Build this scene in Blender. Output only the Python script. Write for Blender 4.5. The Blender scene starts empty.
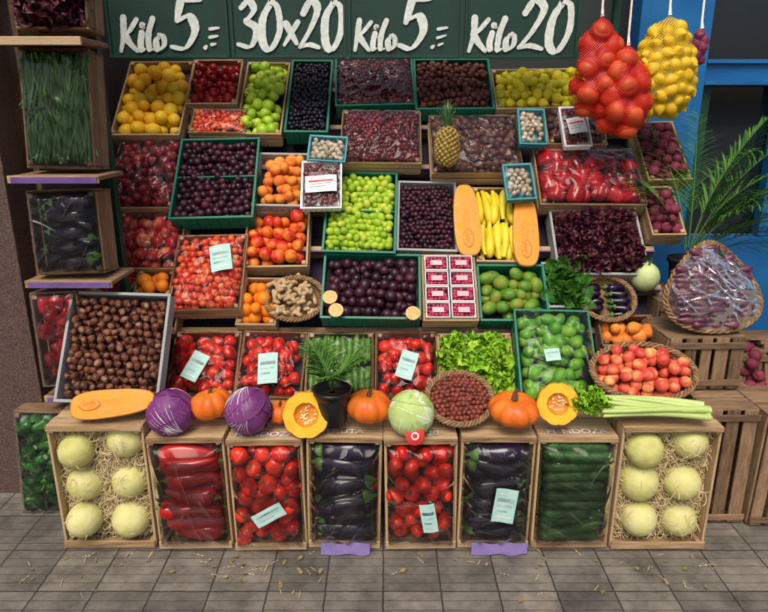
import bpy, math, numpy as np
from mathutils import Matrix, Vector
rng=np.random.default_rng(11)
sc=bpy.context.scene
rad=math.radians
# ---------------------------------------------------------------- survey of the street (metres)
PITCH=rad(15.7); CAM=np.array([0,-1.9,1.6]); FPX=597.
def ray(px,py):
    a=(px-384)/FPX; b=(279-py)/FPX; c,s=math.cos(PITCH),math.sin(PITCH)
    return np.array([a,c+b*s,-s+b*c])
def on_plane(px,py,P0,A):
    N=np.array([0,-math.sin(A),math.cos(A)]); d=ray(px,py)
    return CAM+d*(np.dot(np.array(P0)-CAM,N)/np.dot(d,N))
def at_y(px,py,Y):
    d=ray(px,py); return CAM+d*((Y-CAM[1])/d[1])
RA=math.atan2(.8,.6); RP0=np.array([0,.35,.5]); RN=np.array([0,-.8,.6])
# ---------------------------------------------------------------- materials
MC={}
def nt(name):
    m=bpy.data.materials.new(name); m.use_nodes=True; t=m.node_tree
    return m,t,t.nodes,t.links,t.nodes['Principled BSDF']
def fm(name,cols,rough=.35,noise=18,mix=.5,bump=0,bs=60,coat=0,spec=.42,stretch=None,detail=2,sss=0):
    if name in MC: return MC[name]
    m,t,n,l,b=nt(name)
    geo=n.new('ShaderNodeNewGeometry'); tc=n.new('ShaderNodeTexCoord')
    w=n.new('ShaderNodeMath'); w.operation='MULTIPLY'; w.inputs[1].default_value=40
    l.new(geo.outputs['Random Per Island'],w.inputs[0])
    nz=n.new('ShaderNodeTexNoise'); nz.noise_dimensions='4D'; nz.inputs['Scale'].default_value=noise; nz.inputs['Detail'].default_value=detail
    mp=n.new('ShaderNodeMapping'); l.new(tc.outputs['Object'],mp.inputs[0])
    if stretch: mp.inputs['Scale'].default_value=stretch
    l.new(mp.outputs[0],nz.inputs['Vector']); l.new(w.outputs[0],nz.inputs['W'])
    mr=n.new('ShaderNodeMapRange'); mr.inputs[1].default_value=.3; mr.inputs[2].default_value=.7
    l.new(nz.outputs['Fac'],mr.inputs[0])
    mx=n.new('ShaderNodeMix'); mx.inputs[0].default_value=mix
    l.new(geo.outputs['Random Per Island'],mx.inputs[2]); l.new(mr.outputs[0],mx.inputs[3])
    cr=n.new('ShaderNodeValToRGB'); e=cr.color_ramp.elements
    while len(e)<len(cols): e.new(.5)
    for i,c in enumerate(cols):
        e[i].position=i/(len(cols)-1) if len(cols)>1 else 0; e[i].color=(*c,1)
    l.new(mx.outputs[0],cr.inputs[0]); l.new(cr.outputs[0],b.inputs['Base Color'])
    rr=n.new('ShaderNodeMapRange'); rr.inputs[3].default_value=max(.08,rough*.75); rr.inputs[4].default_value=min(1,rough*1.55); l.new(mr.outputs[0],rr.inputs[0]); l.new(rr.outputs[0],b.inputs['Roughness'])
    b.inputs['Coat Weight'].default_value=coat
    b.inputs['Coat Roughness'].default_value=.12
    b.inputs['Specular IOR Level'].default_value=spec
    if bump:
        n2=n.new('ShaderNodeTexNoise'); n2.inputs['Scale'].default_value=bs; n2.inputs['Detail'].default_value=1
        l.new(mp.outputs[0],n2.inputs['Vector'])
        bp=n.new('ShaderNodeBump'); bp.inputs['Strength'].default_value=bump; bp.inputs['Distance'].default_value=.004
        l.new(n2.outputs['Fac'],bp.inputs['Height']); l.new(bp.outputs[0],b.inputs['Normal'])
    MC[name]=m; return m
WC=[(.11,.06,.03),(.34,.21,.105),(.52,.36,.20),(.38,.28,.18)]
wood_x=fm('wood_grain_x',WC,.75,14,.5,.4,70,stretch=(.6,7,7),detail=4)
wood_y=fm('wood_grain_y',WC,.75,14,.5,.4,70,stretch=(7,.6,7),detail=4)
WD=[(.07,.04,.022),(.22,.13,.07),(.38,.245,.14)]
wood_d=fm('wood_weathered',WD,.85,12,.5,.6,60,stretch=(7,1,7),detail=4)
wood_dx=fm('wood_weathered_x',WD,.85,12,.5,.6,60,stretch=(1,7,7),detail=4)
plast_g=fm('green_plastic',[(.006,.12,.07),(.010,.20,.12)],.35,5,.5)
paint_g=fm('dark_green_paint',[(.004,.035,.022),(.008,.055,.035)],.4,8,.6)
card=fm('grey_cardboard',[(.26,.26,.26),(.42,.42,.41)],.8,8,.6)
liner_shade=fm('dark_liner_gap_shade',[(.012,.010,.018),(.04,.03,.06)],.8,5,.5)  # crate liner paper; also colours the rack sheet that paints shade into gaps
purple=fm('purple_cloth',[(.10,.05,.20),(.19,.11,.33)],.6,12,.6,.5,30)
lab=fm('pale_label_paper',[(.30,.58,.52),(.50,.72,.66)],.6,30,.7)
labink=fm('label_ink',[(.03,.10,.10)],.6)
labred=fm('label_red',[(.6,.02,.02),(.7,.05,.04)],.5)
white=fm('white_plastic',[(.7,.7,.7),(.8,.8,.8)],.4)
ink=fm('stencil_ink',[(.10,.025,.015)],.9,spec=0)
greenst=fm('green_stem',[(.05,.13,.02),(.12,.24,.04)],.6)
brownst=fm('brown_stem',[(.08,.05,.02),(.16,.10,.04)],.8)
wick=fm('wicker',[(.12,.06,.025),(.25,.14,.06),(.36,.22,.11)],.7,40,.5,.4,90)
def film_mat(name,haze,rough=.10,ior=1.5,gain=3.2,base=.014):
    m,t,n,l,b=nt(name)
    tr=n.new('ShaderNodeBsdfTransparent'); tr.inputs[0].default_value=(.98,.98,.98,1)
    df=n.new('ShaderNodeBsdfDiffuse'); df.inputs[0].default_value=(.8,.82,.85,1)
    g=n.new('ShaderNodeBsdfGlossy'); g.inputs['Roughness'].default_value=rough; g.inputs[0].default_value=(1,1,1,1)
    fr=n.new('ShaderNodeFresnel'); fr.inputs['IOR'].default_value=ior
    f0=((ior-1)/(ior+1))**2
    mr=n.new('ShaderNodeMapRange'); mr.inputs[1].default_value=f0*1.02; mr.inputs[2].default_value=1/gain; mr.inputs[3].default_value=base; mr.inputs[4].default_value=.95; l.new(fr.outputs[0],mr.inputs[0])
    m0=n.new('ShaderNodeMixShader'); m0.inputs[0].default_value=haze; l.new(tr.outputs[0],m0.inputs[1]); l.new(df.outputs[0],m0.inputs[2])
    m1=n.new('ShaderNodeMixShader'); l.new(mr.outputs[0],m1.inputs[0]); l.new(m0.outputs[0],m1.inputs[1]); l.new(g.outputs[0],m1.inputs[2])
    l.new(m1.outputs[0],n['Material Output'].inputs[0]); return m
FILM=film_mat('clear_film',.006)
# ---------------------------------------------------------------- mesh builder
class MB:
    def __init__(s): s.p=[]
    def add(s,V,F,m,smooth=True): s.p.append((np.asarray(V,float).reshape(-1,3),np.asarray(F,int),m,smooth)); return s
    def inst(s,VF,m,pos,rot,scl=1.,smooth=True):
        V,F=VF; n=len(pos)
        if n==0: return
        scl=np.asarray(scl,float)
        if scl.ndim==0: scl=np.full(n,float(scl))
        if scl.ndim==1: scl=np.repeat(scl[:,None],3,1)
        W=np.einsum('nij,nvj->nvi',rot,V[None]*scl[:,None,:])+np.asarray(pos)[:,None,:]
        G=(F[None]+(np.arange(n)*len(V))[:,None,None]).reshape(-1,F.shape[1])
        s.add(W.reshape(-1,3),G,m,smooth)
    def box(s,c,d,m,R=None):
        x,y,z=[q/2 for q in d]; b=min(.0015,x*.3,y*.3,z*.3)
        V=[];
        for sx in(-1,1):
            for sy in(-1,1):
                for sz in(-1,1):
                    V+= [(sx*x,sy*(y-b),sz*(z-b)),(sx*(x-b),sy*y,sz*(z-b)),(sx*(x-b),sy*(y-b),sz*z)]
        V=np.array(V)
        if R is not None: V=V@np.array(R).T
        s.add(V+np.array(c),BOXQ,m,False); s.add(V+np.array(c),BOXT,m,False)
    def build(s,name,parent=None):
        me=bpy.data.meshes.new(name)
        mats=[];vo=0;Vs=[];L=[];cnt=[];mi=[];sm=[]
        for V,F,m,q in s.p:
            if len(F)==0: continue
            if m not in mats: mats.append(m)
            Vs.append(V); L.append((F+vo).ravel()); cnt.append(np.full(len(F),F.shape[1])); mi.append(np.full(len(F),mats.index(m))); sm.append(np.full(len(F),q)); vo+=len(V)
        if not Vs: return None
        Vs=np.concatenate(Vs);L=np.concatenate(L);cnt=np.concatenate(cnt);mi=np.concatenate(mi);sm=np.concatenate(sm)
        me.vertices.add(len(Vs)); me.vertices.foreach_set('co',Vs.ravel().astype(np.float32))
        me.loops.add(len(L)); me.loops.foreach_set('vertex_index',L.astype(np.int32))
        me.polygons.add(len(cnt)); st=np.concatenate([[0],np.cumsum(cnt)[:-1]])
        me.polygons.foreach_set('loop_start',st.astype(np.int32)); me.polygons.foreach_set('loop_total',cnt.astype(np.int32))
        for m in mats: me.materials.append(m)
        me.polygons.foreach_set('material_index',mi.astype(np.int32)); me.polygons.foreach_set('use_smooth',sm.astype(bool))
        me.update(calc_edges=True); me.validate()
        o=bpy.data.objects.new(name,me); sc.collection.objects.link(o)
        if parent: o.parent=parent
        return o
def _bq():
    idx=lambda sx,sy,sz,a:((sx*2+sy)*2+sz)*3+a
    Q=[];T=[]
    for s in(0,1):
        q=[idx(s,0,0,0),idx(s,1,0,0),idx(s,1,1,0),idx(s,0,1,0)]; Q.append(q if s else q[::-1])
        q=[idx(0,s,0,1),idx(0,s,1,1),idx(1,s,1,1),idx(1,s,0,1)]; Q.append(q if s else q[::-1])
        q=[idx(0,0,s,2),idx(1,0,s,2),idx(1,1,s,2),idx(0,1,s,2)]; Q.append(q if s else q[::-1])
    for a in(0,1):
        for b in(0,1):
            Q.append([idx(a,b,0,0),idx(a,b,0,1),idx(a,b,1,1),idx(a,b,1,0)])
            Q.append([idx(a,0,b,0),idx(a,0,b,2),idx(a,1,b,2),idx(a,1,b,0)])
            Q.append([idx(0,a,b,1),idx(0,a,b,2),idx(1,a,b,2),idx(1,a,b,1)])
            for c in(0,1): T.append([idx(a,b,c,0),idx(a,b,c,1),idx(a,b,c,2)])
    return np.array(Q),np.array(T)
BOXQ,BOXT=_bq()
def Rany(n):
    q=rng.normal(size=(n,4)); q/=np.linalg.norm(q,axis=1)[:,None]; w,x,y,z=q.T
    return np.stack([np.stack([1-2*(y*y+z*z),2*(x*y-z*w),2*(x*z+y*w)],-1),np.stack([2*(x*y+z*w),1-2*(x*x+z*z),2*(y*z-x*w)],-1),np.stack([2*(x*z-y*w),2*(y*z+x*w),1-2*(x*x+y*y)],-1)],1)
def Rx(a): c,s=math.cos(a),math.sin(a); return np.array([[1,0,0],[0,c,-s],[0,s,c]])
def Ry(a): c,s=math.cos(a),math.sin(a); return np.array([[c,0,s],[0,1,0],[-s,0,c]])
def Rz(a): c,s=math.cos(a),math.sin(a); return np.array([[c,-s,0],[s,c,0],[0,0,1]])
def lathe(prof,n=14,ribs=0,amp=0,bend=0):
    prof=np.array(prof,float); m=len(prof); th=np.arange(n)*2*math.pi/n
    rr=1+amp*(np.abs(np.cos(ribs*th/2))**.7-.6) if ribs else np.ones(n)
    V=np.zeros((m,n,3)); V[:,:,0]=prof[:,0,None]*np.cos(th)*rr; V[:,:,1]=prof[:,0,None]*np.sin(th)*rr; V[:,:,2]=prof[:,1,None]
    V=V.reshape(-1,3)
    if bend: V[:,0]+=bend*V[:,2]**2
    i=np.arange(m-1)[:,None]*n; j=np.arange(n)[None]; k=(j+1)%n
    F=np.stack([i+j,i+k,i+n+k,i+n+j],-1).reshape(-1,4)
    return V,F
def sprof(m,top=0,bot=0,sq=1.,pw=1.):
    P=[]
    for i in range(m):
        a=math.pi*i/(m-1); x=max(math.sin(a),.004)**pw; z=-math.cos(a)*sq
        if a>math.pi/2: z-=top*math.exp(-(x/.32)**2)
        else: z+=bot*math.exp(-(x/.32)**2)
        P.append((x,z))
    return P
def longprof(pts,m=14):
    t=np.linspace(0,1,m); t=.5-.5*np.cos(t*math.pi)
    p=np.array(pts); return [(max(np.interp(a,p[:,0],p[:,1]),.002),a) for a in t]
def grid(nx,ny):
    i=np.arange(nx-1)[:,None]*ny; j=np.arange(ny-1)[None]
    return np.stack([i+j,i+ny+j,i+ny+j+1,i+j+1],-1).reshape(-1,4)
def tube(P,r,n=6):
    P=np.array(P,float); m=len(P); T=np.gradient(P,axis=0); T/=np.linalg.norm(T,axis=1)[:,None]+1e-9
    up=np.array([0,0,1.]) if abs(T[:,2]).mean()<.8 else np.array([0,1.,0])
    A=np.cross(T,up); A/=np.linalg.norm(A,axis=1)[:,None]+1e-9; B=np.cross(T,A)
    r=np.broadcast_to(np.asarray(r,float),(m,)); th=np.arange(n)*2*math.pi/n
    V=P[:,None]+r[:,None,None]*(A[:,None]*np.cos(th)[None,:,None]+B[:,None]*np.sin(th)[None,:,None])
    i=np.arange(m-1)[:,None]*n; j=np.arange(n)[None]; k=(j+1)%n
    return V.reshape(-1,3),np.stack([i+j,i+k,i+n+k,i+n+j],-1).reshape(-1,4)
def fnoise(X,Y,f,seed,k=7):
    r=np.random.default_rng(seed); z=0*X
    for i in range(k):
        a=r.uniform(0,6.28); q=f*r.uniform(.5,1.6); z=z+np.sin(q*(X*math.cos(a)+Y*math.sin(a))+r.uniform(0,6.28)+1.3*np.sin(.5*q*(Y*math.cos(a)-X*math.sin(a))))
    return z/math.sqrt(k)
SD=[100]
def creases(X,Y,seed,k=1.):
    r=np.random.default_rng(seed); Z=0*X
    for i in range(3):
        a=r.uniform(-.9,.9)+(math.pi/2 if i==2 else 0); u=X*math.cos(a)+Y*math.sin(a); v=-X*math.sin(a)+Y*math.cos(a)
        c=fnoise(u,v*.22,55,seed*7+i,5); mk=np.clip(fnoise(X,Y,22,seed*13+i,4)*1.6,0,1)
        Z=Z+.0042*k*np.exp(-(c/.16)**2)*mk
    return Z
def film(mb,w,l,z0=.012,amp=.006,f=60,m=None,edge=-.0,k=1.,mound=0):
    SD[0]+=1; nx=int(min(130,max(40,w/.0032))); ny=int(min(170,max(30,l/.0032)))
    X,Y=np.meshgrid(np.linspace(-w/2,w/2,nx),np.linspace(-l/2,l/2,ny),indexing='ij')
    e=np.minimum(1,np.minimum(w/2-abs(X),l/2-abs(Y))/.03); e=np.sqrt(np.clip(e,0,1))
    Z=edge+(z0-edge)*e+amp*(1-np.abs(fnoise(X,Y,f,SD[0])))*(.3+.7*e)+creases(X,Y,SD[0],k)*(.3+.7*e)+mound*(1-(2*X/w)**2)*(1-(2*Y/l)**2)
    mb.add(np.stack([X,Y,Z],-1).reshape(-1,3),grid(nx,ny),m or FILM)
# ---------------------------------------------------------------- shapes
S_small=lathe(sprof(8),10); S_mid=lathe(sprof(10),14)
S_apple=lathe(sprof(12,.34,.18,.92,.85),16,5,.04); S_tom=lathe(sprof(11,.2,.05,.82,.85),16,6,.05)
S_peach=lathe(sprof(11,.22,0,.95),16); S_egg=lathe(sprof(10,0,0,1.25),14); S_lemon=lathe([(.004,-1.45),(.18,-1.35),(.3,-1.15),(.7,-.85),(.95,-.4),(1,0),(.95,.4),(.7,.85),(.3,1.15),(.16,1.3),(.004,1.35)],14)
S_plum=lathe(sprof(10,.12,.03,1.08),14)
S_chest=lathe([(.004,-.55),(.6,-.52),(.95,-.3),(1.05,0),(.88,.35),(.5,.7),(.15,.95),(.004,1.1)],12)
S_chest=(S_chest[0]*np.array([1,.78,1]),S_chest[1])
S_chtip=lathe([(.62,-.50),(.63,-.54),(.4,-.6),(.004,-.6)],12); S_chtip=(S_chtip[0]*np.array([1,.78,1]),S_chtip[1])
def mklong(pts,L,m=14,n=12,ribs=0,amp=0,bend=0):
    P=[(r,(t-.5)*L) for r,t in longprof(pts,m)]; return lathe(P,n,ribs,amp,bend)
S_auberg=mklong([(0,0),(.06,.55),(.2,.9),(.4,1),(.65,.8),(.85,.52),(.97,.36),(1,.05)],4.6,18,18,0,0,.05)
S_aubcap=lathe([(.004,2.75),(.12,2.7),(.14,2.35),(.35,2.25),(.55,2.0),(.66,1.7),(.60,1.7)],12,5,.35)
S_cuke=mklong([(0,0),(.03,.55),(.1,.9),(.5,1),(.9,.9),(.97,.55),(1,.1)],10.5,16,12,6,.08,.010)
S_zuc=mklong([(0,0),(.03,.7),(.12,1),(.5,.92),(.85,.7),(.93,.5),(.97,.3),(1,.25)],7,14,10,6,.08,.02)
S_ysq=mklong([(0,0),(.03,.6),(.12,1),(.35,1),(.65,.75),(.88,.5),(.94,.42),(.97,.55),(1,.4)],9,16,12,6,.08,.03)
S_lpep=mklong([(0,0),(.05,.3),(.3,.65),(.6,.95),(.85,1),(.95,.8),(.97,.35),(1,.05)],5.6,16,16,3,.22,.05)
S_bell=mklong([(0,0),(.03,.5),(.12,.72),(.4,.9),(.75,1.05),(.92,.9),(.97,.5),(.93,.1)],2.5,14,18,4,.24)
S_aspar=mklong([(0,.9),(.7,1),(.8,1.25),(.9,1.1),(1,.05)],34,12,6,bend=.006)
S_stem=lathe([(.05,.5),(.06,.8),(.09,1.15),(.004,1.17)],6)
def star(n=5,R=.5,z=.72):
    V=[(0,0,z)]
    for i in range(2*n):
        a=math.pi*i/n; r=R if i%2==0 else R*.28; V.append((r*math.cos(a),r*math.sin(a),z+(.12 if i%2==0 else .03)))
    F=[(0,i+1,(i+1)%(2*n)+1) for i in range(2*n)]; return np.array(V,float),np.array(F)
S_star=star(); S_bstem=lathe([(.14,1.0),(.12,1.25),(.1,1.7),(.16,1.85),(.004,1.87)],7)
S_lstem=lathe([(.3,2.55),(.3,2.75),(.12,2.85),(.1,3.2),(.15,3.3),(.004,3.32)],8)
def leafbase(w,l,amp,k,curl,seed):
    r=np.random.default_rng(seed); nx,ny=9,11; s,t=np.meshgrid(np.linspace(-1,1,nx),np.linspace(0,1,ny),indexing='ij')
    W=w*np.sin(np.clip(t*.92+.08,0,1)*math.pi)**.6; X=s*W; Y=t*l
    Z=curl*t*t*l+.25*np.abs(s)*W+amp*np.abs(s)**1.3*np.sin(k*t+r.uniform(0,6)+s*1.2)+amp*.5*np.sin(k*1.7*t+3*s+r.uniform(0,6))*t
    return np.stack([X,Y,Z],-1).reshape(-1,3),grid(nx,ny)
LF_fr=[leafbase(.035,.09,.014,17,.3,i) for i in range(4)]; LF_sp=[leafbase(.03,.11,.006,8,.25,i+9) for i in range(3)]
# ---------------------------------------------------------------- produce kinds
def K(t,r,S,m,**k): return dict(t=t,r=r,S=S,m=m,**k)
kinds=dict(
 grapefruit=K('r',.034,S_mid,fm('citrus_yellow',[(.80,.36,.008),(.86,.50,.012),(.84,.58,.03)],.45,12,.35,.3,160)),
 orange=K('r',.032,S_mid,fm('orange_peel',[(.76,.17,.005),(.86,.28,.01)],.45,12,.35,.3,160)),
 red_apple=K('r',.029,S_apple,fm('red_apple_skin',[(.12,.002,.008),(.30,.006,.012),(.48,.035,.02)],.28,20,.5),x=(S_stem,brownst)),
 green_apple=K('r',.031,S_apple,fm('green_apple_skin',[(.22,.40,.012),(.38,.56,.03),(.54,.64,.08)],.34,16,.4),x=(S_stem,brownst)),
 black_grape=K('r',.012,S_small,fm('black_grape_skin',[(.004,.003,.008),(.014,.010,.028)],.36,30,.4)),
 cherry=K('r',.0125,S_small,fm('cherry_skin',[(.05,.002,.005),(.13,.004,.008),(.26,.012,.016)],.26,30,.3)),
 fig=K('r',.017,S_small,fm('fig_skin',[(.04,.006,.008),(.10,.022,.016),(.15,.07,.03)],.5,30,.5)),
 lemon=K('r',.024,S_lemon,fm('lemon_peel',[(.36,.44,.015),(.66,.55,.015),(.78,.62,.02)],.42,12,.4,.3,160)),
 black_plum=K('r',.0215,S_plum,fm('plum_skin',[(.010,.003,.008),(.032,.006,.016),(.09,.012,.022)],.38,25,.5)),
 red_plum=K('r',.026,S_peach,fm('red_plum_skin',[(.08,.002,.008),(.24,.006,.016),(.42,.03,.03)],.3,25,.55)),
 peach=K('r',.031,S_peach,fm('peach_skin',[(.58,.07,.015),(.78,.24,.03),(.84,.40,.08)],.6,22,.75)),
 nectarine=K('r',.030,S_peach,fm('nectarine_skin',[(.42,.008,.008),(.64,.03,.016),(.80,.20,.02),(.86,.44,.06)],.32,22,.78)),
 pink_nectarine=K('r',.030,S_peach,fm('pink_nectarine_skin',[(.40,.008,.018),(.60,.03,.03),(.80,.44,.18)],.36,26,.8)),
 green_pear=K('r',.019,S_egg,fm('small_pear_skin',[(.16,.32,.01),(.34,.50,.02),(.54,.58,.07)],.42,26,.4)),
 cherry_tomato=K('r',.014,S_small,fm('cherry_tomato_skin',[(.52,.02,.008),(.66,.07,.02),(.76,.20,.05)],.28,10,.3)),
 tomato=K('r',.029,S_tom,fm('tomato_skin',[(.46,.005,.003),(.64,.014,.006),(.72,.06,.012)],.25,16,.5),x=(S_star,greenst)),
 lime=K('r',.027,S_egg,fm('lime_peel',[(.04,.18,.008),(.10,.31,.016),(.28,.44,.04)],.42,20,.45,.3,160)),
 avocado=K('r',.030,S_egg,fm('mango_skin',[(.04,.14,.01),(.13,.26,.02),(.46,.20,.03)],.45,18,.7)),
 chestnut=K('r',.0165,S_chest,fm('chestnut_shell',[(.045,.012,.007),(.12,.036,.018),(.23,.085,.04)],.45,40,.5),x=(S_chtip,fm('chestnut_base',[(.20,.12,.065),(.30,.19,.11)],.8))),
 date=K('r',.0095,S_egg,fm('date_skin',[(.09,.02,.015),(.24,.05,.03),(.05,.015,.012)],.4,40,.4)),
 strawberry=K('r',.010,S_chest,fm('strawberry_skin',[(.50,.012,.012),(.66,.03,.02)],.35,60,.4)),
 beet=K('r',.028,S_peach,fm('beet_skin',[(.12,.010,.028),(.26,.035,.07)],.65,30,.5)),
 basket_peach=K('r',.025,S_peach,fm('basket_peach_skin',[(.46,.015,.025),(.66,.10,.05),(.80,.46,.15)],.45,24,.8)),
 aubergine=K('l',.047,S_auberg,fm('aubergine_skin',[(.004,.0015,.008),(.016,.004,.026)],.15,8,.4,coat=.2),L=4.6,d='x',x=(S_aubcap,greenst)),
 baby_aubergine=K('l',.013,S_auberg,fm('baby_aubergine_skin',[(.03,.006,.02),(.10,.02,.05),(.20,.06,.08)],.28,20,.5),L=4.6,d='x'),
 cucumber=K('l',.021,S_cuke,fm('cucumber_skin',[(.008,.040,.004),(.018,.08,.008),(.05,.15,.015)],.38,40,.5,.4,120),L=10.5,d='x'),
 green_bell=K('r',.03,S_bell,fm('green_pepper_skin',[(.012,.08,.008),(.035,.17,.012)],.22,10,.4),x=(S_bstem,greenst)),
 long_red_pepper=K('l',.040,S_lpep,fm('long_pepper_skin',[(.28,.003,.004),(.54,.010,.006)],.18,8,.4,coat=.2),L=5.6,d='x',x=(S_lstem,greenst)),
 red_bell=K('b',.034,S_bell,fm('red_pepper_skin',[(.26,.003,.010),(.48,.010,.014)],.18,10,.4,coat=.2),x=(S_bstem,greenst)),
 yellow_squash=K('l',.021,S_ysq,fm('yellow_squash_skin',[(.66,.46,.01),(.78,.60,.03),(.56,.56,.06)],.36,18,.5),L=9,d='y'),
 zucchini=K('l',.016,S_zuc,fm('zucchini_skin',[(.05,.14,.01),(.13,.28,.03)],.4,30,.6),L=7,d='y'),
 asparagus=K('l',.0058,S_aspar,fm('green_bean_skin',[(.015,.07,.006),(.04,.14,.015),(.10,.23,.04)],.5,20,.4),L=34,d='y'),
 lettuce=K('f',.03,LF_fr,fm('lettuce_leaf',[(.11,.33,.008),(.26,.50,.02),(.42,.60,.05)],.5,20,.4),n=420),
 red_lettuce=K('f',.03,LF_fr,fm('red_lettuce_leaf',[(.02,.005,.014),(.09,.012,.03),(.12,.05,.03)],.4,20,.4),n=420),
 spinach=K('f',.03,LF_sp,fm('spinach_leaf',[(.015,.07,.008),(.04,.15,.015),(.09,.24,.025)],.4,20,.4),n=420),
 mushroom=K('r',.014,S_small,fm('mushroom_skin',[(.34,.24,.14),(.56,.48,.36)],.6,30,.5)),
)
def clipf(P,inside): return P if inside is None else P[inside(P[:,0],P[:,1])]
def fill(mb,kind,w,l,inside=None,scale=1,n=None,layers=2,z0=0.,ang=.10,mound=0,keep=None):
    k=kinds[kind]; r=k['r']*scale
    zm=lambda P: mound*np.clip(1-(2*P[:,0]/w)**2,0,1)*np.clip(1-(2*P[:,1]/l)**2,0,1)
    if k['t'] in('r','b'):
        st=1.0 if k['t']=='r' else 1.1
        th=rng.uniform(-.12,.12); D=math.hypot(w,l)
        nx=int(D/(2*r*st))+2; ny=int(D/(1.76*r*st))+2; a=2*r*st; b=1.76*r*st
        ox,oy=rng.uniform(-.5,.5,2)*r
        for L in range(layers):
            I,J=np.meshgrid(np.arange(nx),np.arange(ny),indexing='ij')
            x=(I-nx/2)*a+((J+L)%2-.5)*a*.5+ox; y=(J-ny/2)*b+L*b*.4+oy
            x=x+.3*r*fnoise(x,y,25,int(nx*77+ny)); y=y+.3*r*fnoise(x,y,25,int(nx*7+ny))
            x,y=x*math.cos(th)-y*math.sin(th),x*math.sin(th)+y*math.cos(th)
            N=x.size; P=np.stack([x.ravel(),y.ravel(),np.full(N,z0-r*.35-L*1.25*r)],1)
            P[:,:2]+=rng.normal(0,.16*r,(N,2)); P[:,2]+=rng.uniform(-.6,.45,N)*r*(1 if L==0 else .3)
            P=P[(abs(P[:,0])<w/2-r*.42)&(abs(P[:,1])<l/2-r*.42)]
            q_=.95 if k['t']=='r' else 1.15
            P[:,0]=np.clip(P[:,0],-w/2+r*q_,w/2-r*q_); P[:,1]=np.clip(P[:,1],-l/2+r*q_,l/2-r*q_)
            if L==0: P=P[rng.random(len(P))>((.08 if r<.03 else .04) if keep is None else keep)]
            P=clipf(P,inside); P[:,2]+=zm(P); N=len(P); R=Rany(N)
            if k['t']=='b':
                R=np.stack([Rz(rng.choice([0,math.pi])+rng.normal(0,.4))@Rx(math.pi/2+rng.normal(0,.25)) for _ in range(N)]) if N else R
            s=r*rng.uniform(.84,1.14,N)
            s3=np.stack([s,s*rng.uniform(.9,1.05,N),s*rng.uniform(.88,1.08,N)],1)
            mb.inst(k['S'],k['m'],P,R,s3)
            if 'x' in k and L==0: mb.inst(k['x'][0],k['x'][1],P,R,s3)
    elif k['t']=='l':
        Ln=k['L']*r; d=k['d']; A,B=(w,l) if d=='x' else (l,w)
        na=max(1,int(A/(Ln*.92))); nb=max(1,round(B/(1.6*r)))
        for L in range(layers):
            Ps=[];Rs=[]
            for i in range(na):
                for j in range(nb):
                    p=-A/2+(i+.5)*A/na+(rng.normal(0,.06*Ln) if na>1 else rng.uniform(-1,1)*max(0,(A-Ln*1.12)/2)); q=-B/2+(j+.5+.4*L)*B/nb
                    h_=min(A/2,Ln*.54); p=max(-A/2+h_,min(A/2-h_,p))
                    q=max(-B/2+r,min(B/2-r,q))
                    x,y=(p,q) if d=='x' else (q,p)
                    fl=rng.choice([0,math.pi]); an=rng.normal(0,ang)+fl
                    if abs(q)>B/2-1.5*r: an=fl+rng.normal(0,.04)
                    R=(Rz(an)@Ry(math.pi/2) if d=='x' else Rz(an)@Rx(-math.pi/2))@Rz(rng.uniform(0,6.28))
                    Ps.append((x,y,z0-r*.5-L*1.3*r+rng.uniform(-.35,.3)*r)); Rs.append(R)
            P=np.array(Ps);R=np.array(Rs)
            if inside is not None:
                q=inside(P[:,0],P[:,1]); P=P[q];R=R[q]
            P[:,2]+=zm(P)
            s=r*rng.uniform(.85,1.05,len(P)); mb.inst(k['S'],k['m'],P,R,s)
            if 'x' in k: mb.inst(k['x'][0],k['x'][1],P,R,s)
    else:
        N=int((n or k['n'])*w*l/.08)+30
        P=np.stack([rng.uniform(-w/2,w/2,N)*.88,rng.uniform(-l/2,l/2,N)*.88,z0+rng.uniform(-.05,.012,N)],1)
        P=clipf(P,inside); P[:,2]+=zm(P)
        for q in range(len(k['S'])):
            Q=P[q::len(k['S'])]; R=np.stack([Rz(rng.uniform(0,6.28))@Rx(rng.uniform(.0,1.3))@Ry(rng.normal(0,.5)) for _ in range(len(Q))])
            mb.inst(k['S'][q],k['m'],Q-R[:,:,1]*.04,R,scale*rng.uniform(.6,1.15,len(Q)))
def crate_wood(mb,w,l,d,wx=None,wy=None,slats=2,back=True):
    wx=wx or wood_x; wy=wy or wood_y
    t=.009
    h=(d-.004*(slats-1))/slats
    for sgn in(-1,1):
        for i in range(slats):
            z=-d+h/2+i*(h+.004)
            jit=rng.normal(0,.0012)
            mb.box((0,sgn*(l/2-t/2)+jit,z+rng.normal(0,.0015)),(w,t,h-.004),wx)
            mb.box((sgn*(w/2-t/2)+jit,0,z+rng.normal(0,.0015)),(t,l-2*t-.002,h-.006),wy)
        for s2 in(-1,1):
            mb.box((sgn*(w/2-t-.0095),s2*(l/2-t-.0095),-d/2+.002),(.017,.017,d+.004),wy)
    if back:
        n=max(3,int(w/.07)); a=(w-.004)/n
        for i in range(n): mb.box((-w/2+(i+.5)*a,0,-d-.004),(a-.006,l-.004,.006),wy)
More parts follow.
